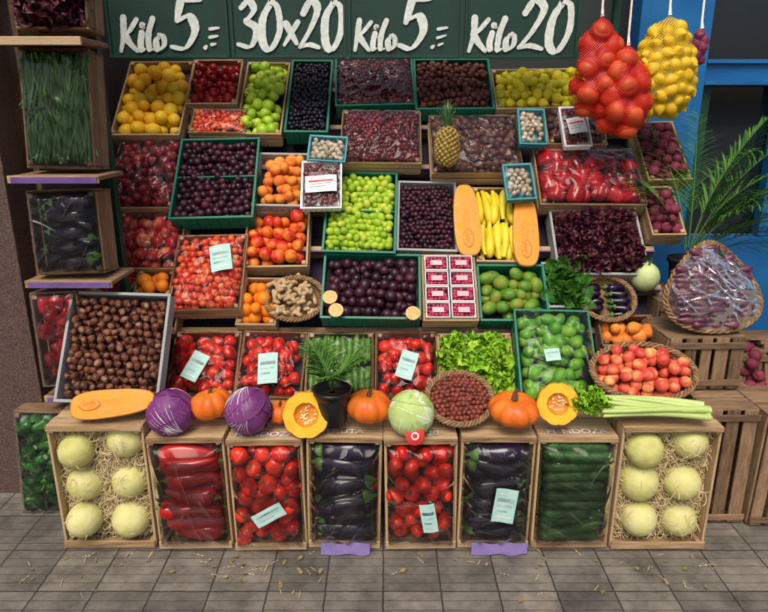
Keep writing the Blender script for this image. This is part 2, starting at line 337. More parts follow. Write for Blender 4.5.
def crate_plastic(mb,w,l,d,divide=True,m=None):
    m=m or plast_g; t=.006
    for sgn in(-1,1):
        mb.box((0,sgn*(l/2-t/2),-d/2),(w,t,d),m); mb.box((sgn*(w/2-t/2),0,-d/2),(t,l-2*t-.001,d),m)
        mb.box((0,sgn*(l/2-.001),.003),(w+.008,.011,.007),m); mb.box((sgn*(w/2-.001),0,.0035),(.011,l-.014,.0065),m)
        for i in range(8): mb.box((-w/2+(i+.5)*w/8,sgn*(l/2+.003),-d/2-.006),(.006,.005,d-.02),m)
    if divide: mb.box((0,0,-d/2+.006),(w-.014,.008,d),m)
    mb.box((0,0,-d-.003),(w-.002,l-.002,.005),m)
def empty(name,M):
    e=bpy.data.objects.new(name,None); e.empty_display_size=.05; sc.collection.objects.link(e); e.matrix_world=M; return e
def frame(c,A,roll=0,yaw=0):
    return Matrix.Translation(Vector(c))@Matrix.Rotation(yaw,4,'Z')@Matrix.Rotation(A,4,'X')@Matrix.Rotation(roll,4,'Z')
def label(mb,x,y,z,w,h,roll,m=None,red=False):
    nx,ny=7,5; X,Y=np.meshgrid(np.linspace(-w/2,w/2,nx),np.linspace(-h/2,h/2,ny),indexing='ij'); Z=.003*np.sin(X/w*5+roll*7)
    V=np.stack([X,Y,Z],-1).reshape(-1,3)@Rz(roll).T+np.array([x,y,z]); mb.add(V,grid(nx,ny),m or lab)
    for i in range(5):
        yy=(i-2)*h*.17; ww=w*(.75,.5,.7,.78,.35)[i]; V=[]
        for s in np.linspace(-1,1,7):
            for q in(-1,1): V.append((s*ww/2-(w*.78-ww)*.4,yy+q*h*(.05 if i==3 else .022),.003*math.sin((s*ww/2-(w*.78-ww)*.4)/w*5+roll*7)+.0012))
        F=[(2*k,2*k+2,2*k+3,2*k+1) for k in range(6)]
        mb.add(np.array(V)@Rz(roll).T+np.array([x,y,z]),F,labred if (red and i==3) else labink)
def rect(x0,y0,x1,y1,P0,A):
    xm,ym=(x0+x1)/2,(y0+y1)/2; B=on_plane(xm,y1,P0,A);T=on_plane(xm,y0,P0,A)
    return (B+T)/2, (on_plane(x1,ym,P0,A)-on_plane(x0,ym,P0,A))[0], np.linalg.norm(T-B)
def crate(name,kind,box,P0=None,A=None,h=0,tilt=7,style='wood',wrap=False,d=.085,roll=None,labels=(),scale=1,divide=False,wood=None,slats=2,layers=2,z0=0,ang=.1,mound=.022):
    if A is None: P0,A=RP0+RN*h,RA
    c,w,l=rect(*box,P0,A); 
    roll=rng.normal(0,.02) if roll is None else roll
    e=empty(name,frame(c,A-rad(tilt),roll))
    mb=MB()
    if style=='wood': crate_wood(mb,w,l,d,slats=slats) if wood is None else crate_wood(mb,w,l,d,wood_dx,wood_d,slats=slats)
    elif style=='green': crate_plastic(mb,w,l,d,divide)
    elif style=='card': crate_plastic(mb,w,l,d,False,card)
    mb.box((0,0,-min(d-.012,.075)),(w-.02,l-.02,.004),liner_shade)
    mb.build('box',e)
    m2=MB(); iw,il=w-.02,l-.02
    if divide: mound=.0
    if kind: fill(m2,kind,iw,il,scale=scale,layers=layers,z0=z0,ang=ang,mound=mound); m2.build('produce',e)
    if wrap:
        m3=MB(); film(m3,w-.006,l-.006,kinds[kind]['r']*scale*.7+.005+z0 if kind else .01,.005,edge=.004,mound=mound,k=1.25); m3.build('film',e)
    if labels:
        m4=MB()
        for (fx,fy,lw,lh,r) in labels: label(m4,fx*w,fy*l,kinds[kind]['r']*.9+.02+mound*.8,lw,lh,r)
        m4.build('label',e)
    return e,w,l
# ================================================================= RACK CRATES
C=crate
C('crate_of_grapefruit','grapefruit',(120,57,187,138))
C('crate_of_red_apples','red_apple',(189,57,240,106),scale=.85)
C('tray_of_cherry_tomatoes','cherry_tomato',(190,107,247,134),style='wood',d=.05,wrap=True,h=.03,mound=.005)
C('crate_of_green_apples','green_apple',(241,57,286,138),scale=.95)
C('crate_of_black_grapes','black_grape',(289,57,330,136),style='green',mound=.03)
C('crate_of_cherries','cherry',(336,55,413,108),style='green',wrap=True)
C('crate_of_figs','fig',(415,57,491,112),style='green',mound=.03)
C('crate_of_lemons','lemon',(493,66,588,110),mound=.03)
C('crate_of_cherries','cherry',(341,107,421,165),wrap=True,h=.04)
C('crate_of_figs','fig',(430,112,520,176),wrap=True,h=.02,scale=1.1)
C('crate_of_potatoes','fig',(546,104,604,146),wrap=True,scale=1.3)
C('crate_of_red_plums','red_plum',(112,137,180,210),wrap=True)
C('crate_of_black_plums','black_plum',(176,136,256,221),style='green',divide=True,h=.04,scale=.88,roll=.03)
C('crate_of_peaches','peach',(256,152,306,208),style='card',scale=.95)
C('crate_of_green_pears','green_pear',(326,170,396,255),style='green',divide=True,h=.02,scale=.92)
C('crate_of_blueberries','black_plum',(398,180,456,253),style='card',scale=.6,mound=.03)
C('crate_of_red_bell_peppers','red_bell',(537,147,641,206),wrap=True,h=.02,scale=1.15,layers=2,z0=-.005)
C('crate_of_red_lettuce','red_lettuce',(554,209,642,276),style='card')
C('crate_of_nectarines','pink_nectarine',(114,210,182,270),wrap=True)
C('crate_of_cherry_tomatoes','cherry_tomato',(172,232,244,312),wrap=True,h=.05,labels=((.2,.1,.09,.13,.2),),scale=1.2)
C('crate_of_nectarines','nectarine',(245,208,309,268),wrap=False)
C('crate_of_oranges','orange',(238,276,278,326),scale=.95)
C('crate_of_oranges','orange',(135,268,174,296))
C('crate_of_peaches','peach',(150,296,178,334),wood=1)
C('crate_of_black_plums','black_plum',(323,253,420,320),style='green',divide=False,h=.04,scale=1.08)
C('crate_of_yellow_squash','yellow_squash',(474,184,518,264),h=.0,ang=.08)
C('crate_of_mangoes','avocado',(479,264,546,322),style='green',h=.02,scale=.95)
C('crate_of_spinach','spinach',(545,262,585,308),style='card')
C('crate_of_peaches','peach',(600,314,656,346),wood=1,h=.0)
C('crate_of_limes','lime',(518,309,594,405),style='green',wrap=True,h=.09,divide=False,labels=((-.1,-.05,.06,.05,.1),))
C('crate_of_tomatoes','tomato',(170,330,238,398),wrap=True,labels=((-.05,-.12,.07,.12,-.4),))
C('crate_of_tomatoes','tomato',(239,330,304,398),wrap=True,labels=((.0,-.15,.08,.13,.1),))
C('crate_of_zucchini','zucchini',(306,330,374,398),wrap=True)
C('crate_of_tomatoes','tomato',(375,330,438,398),wrap=True,labels=((.0,-.1,.07,.12,-.3),))
C('crate_of_lettuce','lettuce',(439,332,514,396),mound=.04)
C('crate_of_beetroot','beet',(640,118,683,182),scale=.9,style='wood',h=-.02)
Ac=rad(60); C('tray_of_chestnuts','chestnut',(64,294,164,402),P0=(0,.10,.55),A=Ac,tilt=0,style='card',roll=-.03,d=.06,layers=3,mound=.012)
# ================================================================= FRONT ROW
def front(name,kind,xa,xb,H,labels=(),scale=1,straw=False,text=None,ang=.1):
    w=xb-xa-.006; l=H; d=.2
    e=empty(name,frame(((xa+xb)/2,rng.uniform(-.012,.012),l/2+.003),rad(90),rng.normal(0,.012)))
    mb=MB(); crate_wood(mb,w,l,d,slats=3)
    mb.box((0,-l/2+.018,.0045),(w-.004,.03,.007),wood_x)
    mb.box((0,l/2-.010,.0045),(w-.004,.017,.007),wood_x)
    mb.build('box',e)
    m2=MB(); m2.box((0,0,-.17),(w-.02,l-.02,.004),liner_shade)
    if straw:
        m=fm('melon_rind',[(.44,.42,.11),(.58,.55,.20),(.66,.60,.30)],.55,22,.6,.5,60); sm=fm('shredded_straw',[(.34,.24,.10),(.54,.41,.21),(.64,.54,.33)],.7,30,.3)
        S=lathe(sprof(18,.05,.03,.97),28,10,.035); P=[];
        for i in(-1,1):
            for j in(-1,0,1): P.append((i*w*.225+rng.normal(0,.008),j*l*.295+i*.012+rng.normal(0,.010),-.042+rng.normal(0,.010)))
        P=np.array(P); m2.inst(S,m,P,Rany(6),.070*rng.uniform(.92,1.08,6))
        N=3800; t=np.linspace(0,1,6)
        for i in range(N):
            x,y=rng.uniform(-w/2+.02,w/2-.02),rng.uniform(-l/2+.03,l/2-.02)
            dd=np.min(np.hypot(P[:,0]-x,P[:,1]-y)); 
            if dd<.052 and rng.random()<.95: continue
            z=-.05+.04*rng.random()-(.02 if dd>.05 else 0)+.045*(dd<.052); a=rng.uniform(0,6.28); L=rng.uniform(.03,.08); cv=rng.normal(0,.5)
            ang_=a+cv*(t-.5)*3; px=x+np.cumsum(np.cos(ang_))*L/6-.5*L*math.cos(a); py=y+np.cumsum(np.sin(ang_))*L/6-.5*L*math.sin(a)
            px=np.clip(px,-w/2+.012,w/2-.012); py=np.clip(py,-l/2+.012,l/2-.012)
            pz=z+.01*np.sin(t*4+a); wd=.0012
            V=np.concatenate([np.stack([px-np.sin(ang_)*wd,py+np.cos(ang_)*wd,pz],1),np.stack([px+np.sin(ang_)*wd,py-np.cos(ang_)*wd,pz+.001],1)])
            m2.add(V,[(k,k+1,k+7,k+6) for k in range(5)],sm)
        m2.build('produce',e)
    else:
        fill(m2,kind,w-.020,l-.045,scale=scale,z0=.002,layers=3,ang=ang,mound=.012,keep=.02); m2.build('produce',e)
        m3=MB(); film(m3,w-.02,l-.055,.032,.009,32,edge=.0,k=2.2,mound=.010); m3.build('film',e)
    if labels:
        m4=MB()
        for (fx,fy,lw,lh,r) in labels: label(m4,fx*w,fy*l,.060,lw,lh,r)
        m4.build('label',e)
    if text:
        cu=bpy.data.curves.new('stencil','FONT'); cu.body=text; cu.size=.045; cu.align_x='CENTER'; cu.align_y='CENTER'; cu.offset=.0006
        o=bpy.data.objects.new('stencil',cu); sc.collection.objects.link(o); cu.materials.append(ink); o.parent=e; o.location=(0,l/2+.004,-.032); o.rotation_euler=(rad(-90),0,0)
    return e
front('crate_of_melons',None,-1.215,-.862,.515,straw=True,text='ANO')
front('crate_of_long_red_peppers','long_red_pepper',-.857,-.572,.47,ang=.16)
front('crate_of_tomatoes','tomato',-.568,-.290,.465,labels=((.05,-.08,.12,.055,.5),),scale=1.10,text='MENDOZA')
front('crate_of_aubergines','aubergine',-.286,-.006,.47,text='FRUTA',ang=.16)
front('crate_of_tomatoes','tomato',-.002,.272,.465,labels=((.1,-.12,.055,.12,.15),),scale=1.10,text='SUR 20')
front('crate_of_aubergines','aubergine',.276,.552,.47,labels=((.08,-.02,.08,.14,-.1),),ang=.16)
front('crate_of_cucumbers','cucumber',.556,.848,.47,text='MENDOZA',ang=.12,scale=1.12)
front('crate_of_melons',None,.852,1.215,.515,straw=True)
# ================================================================= LEFT SHELF
YL=.30
lf=dict(P0=(0,YL,1),A=rad(84),tilt=0,d=.13,wood=1,mound=.01)
C('crate_of_purple_greens','red_lettuce',(12,-40,86,28),**lf)
C('crate_of_green_beans','asparagus',(22,48,91,168),wrap=True,layers=4,ang=.16,**lf)
C('crate_of_aubergines','aubergine',(31,190,100,274),wrap=True,scale=.74,layers=3,**lf)
C('crate_of_red_bell_peppers','red_bell',(36,292,82,386),wrap=True,scale=.8,**lf)
C('crate_of_green_bell_peppers','green_bell',(18,412,70,512),P0=(0,.235,0),A=rad(86),tilt=0,d=.2,wood=1,wrap=True)
e=empty('side_shelf',Matrix.Identity(4)); mb=MB()
for py in (40,178,282,396):
    p=at_y(60,py,YL-.01); mb.box((-1.195,YL+.08,p[2]),(.33,.20,.016),wood_dx); mb.box((-1.195,YL-.026,p[2]-.004),(.33,.010,.028),wood_x); 
    if py>100: mb.box((-1.19,YL-.034,p[2]-.006),(.31,.004,.022),purple)
mb.box((-1.385,YL+.22,1.1),(.022,.028,2.2),wood_d); mb.box((-1.11,.55,1.25),(.032,.04,2.5),paint_g)
for z in(.62,1.22,1.7): mb.box((-1.25,.552,z),(.25,.02,.03),wood_dx)
mb.build('boards',e)
# ================================================================= DISPLAY RACK
e=empty('display_rack',Matrix.Identity(4)); mb=MB()
R=Rx(RA); 
def rk(u,s,n): return RP0+np.array([u,0,0])+s*np.array([0,.6,.8])+n*RN
mb.box(rk(0,.80,-.17),(2.56,1.95,.02),liner_shade,R)  # dark back sheet added so gaps between crates look shaded
for s in(-.02,.27,.47,.66,.88,1.1,1.33,1.56): mb.box(rk(0,s,-.11),(2.5,.022,.09),wood_x,R); mb.box(rk(0,s-.016,-.075),(2.5,.006,.03),purple,R)
for u in(-1.25,-.8,-.4,0,.4,.8,1.25): mb.box(rk(u,.8,-.14),(.03,1.9,.03),paint_g,R)
for x in(-1.27,1.22): mb.box((x,1.5,1.25),(.035,.045,2.5),paint_g)
mb.box((0,1.02,2.22),(2.6,.04,.04),paint_g); mb.box((0,1.48,1.0),(2.4,.04,.05),paint_g)
for x in(-1.2,1.2): mb.box((x,1.26,2.2),(.03,.44,.03),paint_g)
mb.box((0,.26,.24),(2.3,.02,.44),wood_dx); mb.box((0,.34,.45),(2.3,.22,.018),wood_dx)
mb.build('frame',e)
# ================================================================= PRICE SIGNS
chalk=fm('white_sign_paint',[(.50,.56,.52),(.80,.82,.78)],.7,60,.8,detail=3); board=fm('green_signboard',[(.003,.024,.017),(.008,.046,.033)],.5,6,.8,detail=5)
G={'K':(.62,[[(.06,1),(.09,.5),(.03,0)],[(.52,.95),(.27,.6),(.1,.46)],[(.12,.5),(.32,.25),(.58,.0)]]),
'i':(.26,[[(.08,.55),(.05,.25),(.1,.02),(.2,.06)],[(.09,.78),(.13,.74)]]),'l':(.26,[[(.16,.97),(.06,.5),(.08,.05),(.22,.06)]]),
'o':(.42,[[(.22,.5),(.05,.32),(.13,.03),(.33,.16),(.3,.44),(.14,.5)]]),
'5':(.62,[[(.55,.97),(.17,.93)],[(.17,.95),(.1,.55)],[(.1,.55),(.36,.64),(.5,.36),(.32,.04),(.02,.1)]]),'.':(.18,[[(.04,.02),(.09,.07)]]),
'=':(.48,[[(.02,.62),(.4,.66)],[(.02,.36),(.38,.42)],[(.12,.12),(.3,.16)]]),
'3':(.58,[[(.05,.85),(.25,.98),(.42,.8),(.2,.56)],[(.2,.56),(.5,.4),(.36,.05),(.02,.1)]]),
'0':(.64,[[(.27,.98),(.06,.62),(.1,.12),(.32,.0),(.52,.38),(.44,.85),(.22,.97)]]),'x':(.5,[[(.03,.62),(.4,.14)],[(.4,.64),(.03,.1)]]),
'2':(.6,[[(.03,.74),(.2,.98),(.44,.8),(.28,.4),(.02,.04)],[(.02,.05),(.27,.1),(.54,.02)]]),' ':(.2,[])}
def cr(P,n=10):
    P=np.array(P,float); 
    if len(P)==2: return P[0]+(P[1]-P[0])*np.linspace(0,1,n)[:,None]
    Q=np.vstack([2*P[0]-P[1],P,2*P[-1]-P[-2]]); out=[]
    for i in range(len(P)-1):
        a,b,c,d=Q[i:i+4]
        for t in np.linspace(0,1,n,endpoint=(i==len(P)-2)): out.append(.5*((2*b)+(-a+c)*t+(2*a-5*b+4*c-d)*t*t+(-a+3*b-3*c+d)*t**3))
    return np.array(out)
def brush(mb,text,x,z,h,y,wd=.05,asp=1.):
    q_=0
    for ch in text:
        W,st=G[ch]
        for s in st:
            P=cr(np.array(s)+rng.normal(0,.010,(len(s),2))); P[:,0]*=asp; T=np.gradient(P,axis=0); T/=np.linalg.norm(T,axis=1)[:,None]+1e-9; Nn=np.stack([-T[:,1],T[:,0]],1)
            q=np.linspace(0,1,len(P)); wide=np.abs(Nn@np.array([.93,.36]))
            ww=(wd*(.50+.85*wide)*(.92+.25*np.sin(q*3+1)))[:,None]*(1+rng.normal(0,.04,(len(P),1)))
            a=P+Nn*ww; b=P-Nn*ww; n=len(P); q_+=1
            V=[(x+(p[0]+.15*p[1]*asp)*h,y-.0005*q_-.00006*i,z+p[1]*h) for ab in(a,b) for i,p in enumerate(ab)]
            mb.add(V,[(k,k+1,k+n+1,k+n) for k in range(n-1)],chalk,False)
            for end in(0,n-1):
                c=P[end]; w_=ww[end,0]; V=[(x+(c[0]+w_*math.cos(t)+.15*c[1]*asp)*h,y-.0005*q_-.0002,z+(c[1]+w_*math.sin(t))*h) for t in np.linspace(0,6.28,11)[:-1]]
                mb.add(V,[tuple(range(10))],chalk,False)
        x+=W*h*asp*1.04
    return x
def sgn(x0,x1,parts):
    a=at_y(x0,57,1.0);b=at_y(x1,57,1.0); X0,X1=a[0],b[0]; e=empty('price_sign',Matrix.Translation(((X0+X1)/2,1.0,2.0))); mb=MB()
    w=X1-X0-.006; mb.box((0,.008,0),(w,.012,.335),board)
    for s in(-1,1): mb.box((s*(w/2-.006),-.004,0),(.012,.008,.335),paint_g); mb.box((0,-.004,s*.161),(w-.026,.008,.012),paint_g)
    mb.build('board',e); m2=MB()
    for (t,px,h,z,asp) in parts: brush(m2,t,at_y(px,40,1.0)[0]-(X0+X1)/2,z-2.0,h,-.0035,.058 if h>.15 else .07,asp)
    m2.build('lettering',e)
sgn(110,231,[('Kilo',120,.14,1.864,.92),('5',170,.225,1.866,.95),('.=',204,.13,1.875,.8)])
sgn(232,347,[('30',237,.205,1.872,.80),('x',283,.17,1.875,.85),('20',299,.205,1.872,.78)])
sgn(348,462,[('Kilo',354,.125,1.868,.95),('5',397,.225,1.866,.95),('.=',431,.13,1.875,.8)])
sgn(463,577,[('Kilo',468,.14,1.864,.95),('20',518,.215,1.866,.88)])
# ================================================================= THINGS ON THE FRONT ROW TOPS
def solo(name,px,py,Y,build,A=0,roll=0,yaw=0):
    e=empty(name,frame(at_y(px,py,Y),A,roll,yaw)); mb=MB(); build(mb); mb.build(name+'_body',e); return e
pk=fm('pumpkin_skin',[(.54,.065,.005),(.70,.14,.008),(.76,.23,.02)],.46,14,.6,.4,60)
def pumpkin(r,sq=.72,m=pk):
    def f(mb):
        V=lathe(sprof(20,.25,.15,sq,.8),60,9,.13)[0]*r; V[:,0]*=rng.uniform(.95,1.05); mb.add(V@Rx(rng.normal(0,.12)).T@Ry(rng.normal(0,.12)).T,lathe(sprof(20),60)[1],m)
        mb.add(*tube([(0,0,r*.45),(0,0,r*.7),(r*.06,0,r*.82),(r*.12,0,r*.88)],[r*.15,r*.09,r*.08,r*.10],8),brownst)
    return f
flesh=fm('pumpkin_flesh',[(.80,.36,.012),(.86,.50,.03)],.5,30,.6,.3,80); pulp=fm('pumpkin_pulp',[(.78,.27,.015),(.66,.18,.01)],.4,50,.7,1,60); seed=fm('pumpkin_seed',[(.70,.58,.32),(.82,.72,.48)],.4)
def half_pumpkin(r):
    def f(mb):
        n=48; mb.add(lathe([(.004*r,-.75*r),(.4*r,-.7*r),(.75*r,-.52*r),(.95*r,-.25*r),(1*r,0)],n,10,.05)[0],lathe([(0,0)]*5,n)[1],pk)
        mb.add(*lathe([(r,0),(.97*r,.004)],n,10,.05),pk); mb.add(*lathe([(.97*r,.004),(.52*r,.003)],n,10,.05),flesh)
        mb.add(*lathe([(.52*r,.003),(.45*r,-.12*r),(.25*r,-.2*r),(.004*r,-.2*r)],n,10,.05),pulp)
        N=30; a=rng.uniform(0,6.28,N); q=np.sqrt(rng.random(N))*.4*r
        mb.inst(lathe(sprof(6,0,0,1),8),seed,np.stack([q*np.cos(a),q*np.sin(a),np.full(N,-.15*r)],1),Rany(N),np.array([[.08*r,.045*r,.02*r]]*N))
    return f
def cabbage(r,m,m2,vein):
    def f(mb):
        V,F=lathe(sprof(20),32); mb.add(V*r*.95,F,m)
        for i in range(9):
            nx=22; U,W=np.meshgrid(np.linspace(-1,1,nx),np.linspace(-1,1,nx),indexing='ij')
            q=np.sqrt(U**2+W**2)+1e-6; U2,W2=U*np.maximum(abs(U),abs(W))/q,W*np.maximum(abs(U),abs(W))/q
            th=np.hypot(U2,W2)*1.15; ph=np.arctan2(W2,U2); rr=r*(.975+.010*i*.5+.03*(th/1.15)**6+.010*np.sin(ph*9+i)*(th/1.15)**2)
            R_=Rany(1)[0]
            V=np.stack([rr*np.sin(th)*np.cos(ph),rr*np.sin(th)*np.sin(ph),rr*np.cos(th)],-1).reshape(-1,3)
            mb.add(V@R_.T,grid(nx,nx),m if i%2 else m2)
            for v_ in range(-3,4):
                t=np.linspace(-1.0,.95,12); thx=t*1.0; off=v_*.16*(1+t)*.9
                P=np.stack([np.sin(thx),np.sin(off),np.cos(thx)*np.cos(off)],1); P/=np.linalg.norm(P,axis=1)[:,None]; P*=r*(.9725+.005*i)
                mb.add(*tube(P@R_.T,np.linspace(.0020,.0005,12)*(1.7 if v_==0 else 1),5),vein)
        mb.add(*tube([(0,0,-r*1.05),(0,0,-r*.8)],[r*.25,r*.3],10),m2)
    return f
pc1=fm('purple_cabbage_leaf',[(.07,.010,.07),(.16,.025,.15),(.26,.08,.22)],.46,14,.7,.5,40); pc2=fm('purple_cabbage_leaf_light',[(.10,.015,.10),(.22,.045,.20)],.46,14,.7,.5,40); pv=fm('purple_cabbage_vein',[(.19,.05,.17)],.5)
gc1=fm('green_cabbage_leaf',[(.26,.40,.07),(.40,.54,.15),(.50,.62,.26)],.46,14,.7,.5,40); gc2=fm('green_cabbage_leaf_light',[(.36,.50,.12),(.54,.64,.28)],.46,14,.7,.5,40); gv=fm('green_cabbage_vein',[(.52,.62,.30)],.5)
solo('purple_cabbage',171,412,.05,cabbage(.083,pc1,pc2,pv)); solo('purple_cabbage',249,411,.05,cabbage(.084,pc1,pc2,pv))
solo('pumpkin',211,404,.08,pumpkin(.074)); solo('pumpkin',369,406,.07,pumpkin(.076)); solo('pumpkin',514,409,.05,pumpkin(.088,.6)); solo('pumpkin',280,412,.10,pumpkin(.05))
solo('half_pumpkin',306,415,.02,half_pumpkin(.084),A=rad(72)); solo('half_pumpkin',558,404,.03,half_pumpkin(.076),A=rad(70))
solo('green_cabbage',411,413,.04,cabbage(.082,gc1,gc2,gv))
solo('red_price_tag',415,436,-.04,lambda mb:(mb.add(*lathe([(.033,-.001),(.034,0),(.033,.001),(.001,.0012)],24),labred),mb.add(*lathe([(.014,.0022),(.011,.0024),(.009,.0022)],20),white),mb.add(*tube([(0,-.001,0),(0,.05,-.01)],.001,5),brownst)),A=rad(75))
rind=fm('squash_rind',[(.62,.22,.04),(.70,.30,.08)],.5,12,.6)
sqfl=fm('squash_flesh',[(.74,.19,.004),(.86,.31,.012)],.45,25,.6,.3,60)
def squash_slab(L,W,T,taper=.25):
    def f(mb):
        n=40; t=np.linspace(0,2*math.pi,n,endpoint=False); y=np.sign(np.cos(t))*np.abs(np.cos(t))**.75*L/2; x=np.sign(np.sin(t))*np.abs(np.sin(t))**.6*W/2*(1-taper*y/(L/2)); 
        rings=[(.80,-T),(.97,-T*.6),(1,-.004),(.97,0)]
        V=np.concatenate([np.stack([x*s,y*s,np.full(n,z)],1) for s,z in rings]); F=[]
        for k in range(3): F+=[(k*n+i,k*n+(i+1)%n,(k+1)*n+(i+1)%n,(k+1)*n+i) for i in range(n)]
        mb.add(V,F,rind)
        rings=[(.97,0),(.6,.001),(.3,.001)]; V=np.concatenate([np.stack([x*s,y*s,np.full(n,z)],1) for s,z in rings]+[np.array([[0,0,0]])]); F=[]
        for k in range(2): F+=[(k*n+i,k*n+(i+1)%n,(k+1)*n+(i+1)%n,(k+1)*n+i) for i in range(n)]
        mb.add(V,F,sqfl); mb.add(V,[(2*n+i,2*n+(i+1)%n,3*n) for i in range(n)],sqfl)
        a=lathe([(1.0,.002),(.9,.006),(.6,.003),(.01,.002)],20); V=a[0].copy(); V[:,0]*=W*.2; V[:,1]=V[:,1]*L*.13-L*.26; mb.add(V,a[1],pulp)
    return f
p=on_plane(467,219,RP0+RN*.05,RA); e=empty('squash_half',frame(p,RA,0.03)); mb=MB(); squash_slab(.36,.12,.04,.1)(mb); mb.build('slab',e)
p=on_plane(526,230,RP0+RN*.05,RA); e=empty('squash_half',frame(p,RA,-.05)); mb=MB(); squash_slab(.35,.115,.04,.1)(mb); mb.build('slab',e)
p=at_y(112,403,.03); e=empty('squash_half',frame(p,rad(55),rad(-84))); mb=MB(); squash_slab(.30,.10,.04,.15)(mb); mb.build('slab',e)
pith=fm('orange_pith',[(.82,.56,.20)],.6); pulpO=fm('orange_pulp',[(.84,.24,.008),(.88,.36,.02)],.25,60,.5,.4,90)
for px,py in((330,297),(336,310),(413,313)):
    p=on_plane(px,py,RP0+RN*.10,RA); e=empty('half_orange',frame(p,RA-.1)); mb=MB(); r=.031
    mb.add(*lathe([(.004,-r),(.6*r,-.8*r),(.92*r,-.4*r),(r,0),(.97*r,.0008)],24),kinds['orange']['m']); mb.add(*lathe([(.97*r,.0008),(.001,.0008)],24),pith)
    for k in range(10):
        a0=k*2*math.pi/10+.02; a1=a0+2*math.pi/10-.04; V=[(.05*r*math.cos((a0+a1)/2),.05*r*math.sin((a0+a1)/2),.002)]+[(.92*r*math.cos(a),.92*r*math.sin(a),.002) for a in np.linspace(a0,a1,6)]
        mb.add(V,[(0,i,i+1) for i in range(1,6)],pulpO)
    mb.build('half',e)
def pineapple(mb):
    a=.052;b=.085; V,F=lathe(sprof(12,0,0,b/a,.7),18); m=fm('pineapple_skin',[(.14,.09,.02),(.34,.22,.05),(.46,.34,.08)],.6,40,.5,.5,90)
    mb.add(V*a*.93,F,m); N=150; i=np.arange(N); z=-b+2*b*(i+.5)/N; th=i*2.39996*1.0; rr=a*np.maximum(1-(z/b)**2,.02)**.35
    P=np.stack([rr*np.cos(th),rr*np.sin(th),z],1); R=np.stack([Rz(t)@Ry(math.pi/2) for t in th]); mb.inst(lathe([(1,-.3),(.8,.3),(.3,.8),(.05,1.3)],4),m,P,R,np.array([[.011,.011,.008]]*N))
    lm=fm('pineapple_leaf',[(.05,.13,.05),(.12,.24,.10)],.45,20,.5); 
    for k in range(34):
        a=k*2.4; t=np.linspace(0,1,7); L=.05+.08*(k/34)+.02*rng.random(); out=.9-.75*k/34
        x=out*L*t*t*.9+.012*(1-k/34); zz=b*.93+L*t*(1-.25*out*t); w=.009*(1-t)**.7+.0005
        V=[]
        for j in range(7): V+=[(x[j],-w[j],zz[j]),(x[j],0,zz[j]-.003),(x[j],w[j],zz[j])]
        F=[(3*j+q,3*j+3+q,3*j+4+q,3*j+1+q) for j in range(6) for q in(0,1)]; mb.add(np.array(V)@Rz(a).T,F,lm)
solo('pineapple',447,147,.86,pineapple,A=rad(-8))
def wicker(mb,rx,ry,d,rings=5,rim=.009,shape=None):
    n=96; t=np.linspace(0,2*math.pi,n+1)
    shp=shape or (lambda t:(np.cos(t),np.sin(t)))
    X,Y=shp(t)
    for k in range(rings+1):
        f=k/rings; s=.72+.28*f; z=-d*(1-f)
        for ph in(0,math.pi):
            wv=.0035*np.sin(t*22+ph+k*math.pi)
            P=np.stack([(rx*s+wv)*X,(ry*s+wv)*Y,z+0*t],1); mb.add(*tube(P,.0042,6),wick)
    for ph in(0,2.1,4.2):
        P=np.stack([(rx+rim*np.cos(t*18+ph))*X,(ry+rim*np.cos(t*18+ph))*Y,.004+rim*.7*np.sin(t*18+ph)],1); mb.add(*tube(P,rim*.6,6),wick)
    for i in range(22):
        a=2*math.pi*i/22; x,y=shp(np.array([a])); x,y=x[0],y[0]; mb.add(*tube([(rx*.7*x,ry*.7*y,-d),(rx*.86*x,ry*.86*y,-d*.5),(rx*x,ry*y,0)],.003,5),wick)
    V=[(rx*.74*x,ry*.74*y,-d*.8) for x,y in zip(X[:-1],Y[:-1])]+[(0,0,-d*.8)]; mb.add(V,[(i,(i+1)%n,n) for i in range(n)],wick)
    V=[(rx*.97*x,ry*.97*y,-.012) for x,y in zip(X[:-1],Y[:-1])]+[(rx*.74*x,ry*.74*y,-d*.8) for x,y in zip(X[:-1],Y[:-1])]
    mb.add(V,[(i,(i+1)%n,n+(i+1)%n,n+i) for i in range(n)],wick)
def basket(name,kind,box,P0,A,d=.07,scale=1,z0=.0,mound=.02):
    c,w,l=rect(*box,P0,A); e=empty(name,frame(c,A)); mb=MB(); wicker(mb,w/2,l/2,d); 
    mb.build('basket',e); m2=MB(); ins=lambda x,y:(x/(w/2*.88))**2+(y/(l/2*.88))**2<1
    if kind: fill(m2,kind,w*.94,l*.94,inside=ins,scale=scale,z0=z0,mound=mound,layers=3); 
    m2.build('produce',e); return e,w,l
basket('basket_of_strawberries','strawberry',(90,258,141,294),RP0+RN*.09,rad(40),d=.05,scale=1.0)
basket('basket_of_peaches','basket_peach',(592,345,695,400),(0,.12,.56),rad(38),d=.08,z0=.01,mound=.03)
basket('basket_of_dates','date',(427,373,492,425),(0,.03,.50),rad(38),d=.06,z0=.006)
basket('basket_of_aubergines','aubergine',(579,277,634,320),RP0+RN*.06,rad(45),d=.05,scale=.42)
c,w,l=rect(266,278,324,320,RP0+RN*.07,rad(45)); e=empty('basket_of_ginger',frame(c,rad(45))); mb=MB(); wicker(mb,w/2,l/2,.05); mb.build('basket',e)
gm=fm('ginger_skin',[(.30,.18,.08),(.46,.31,.16),(.55,.40,.23)],.65,40,.6,.5,90); mb=MB()
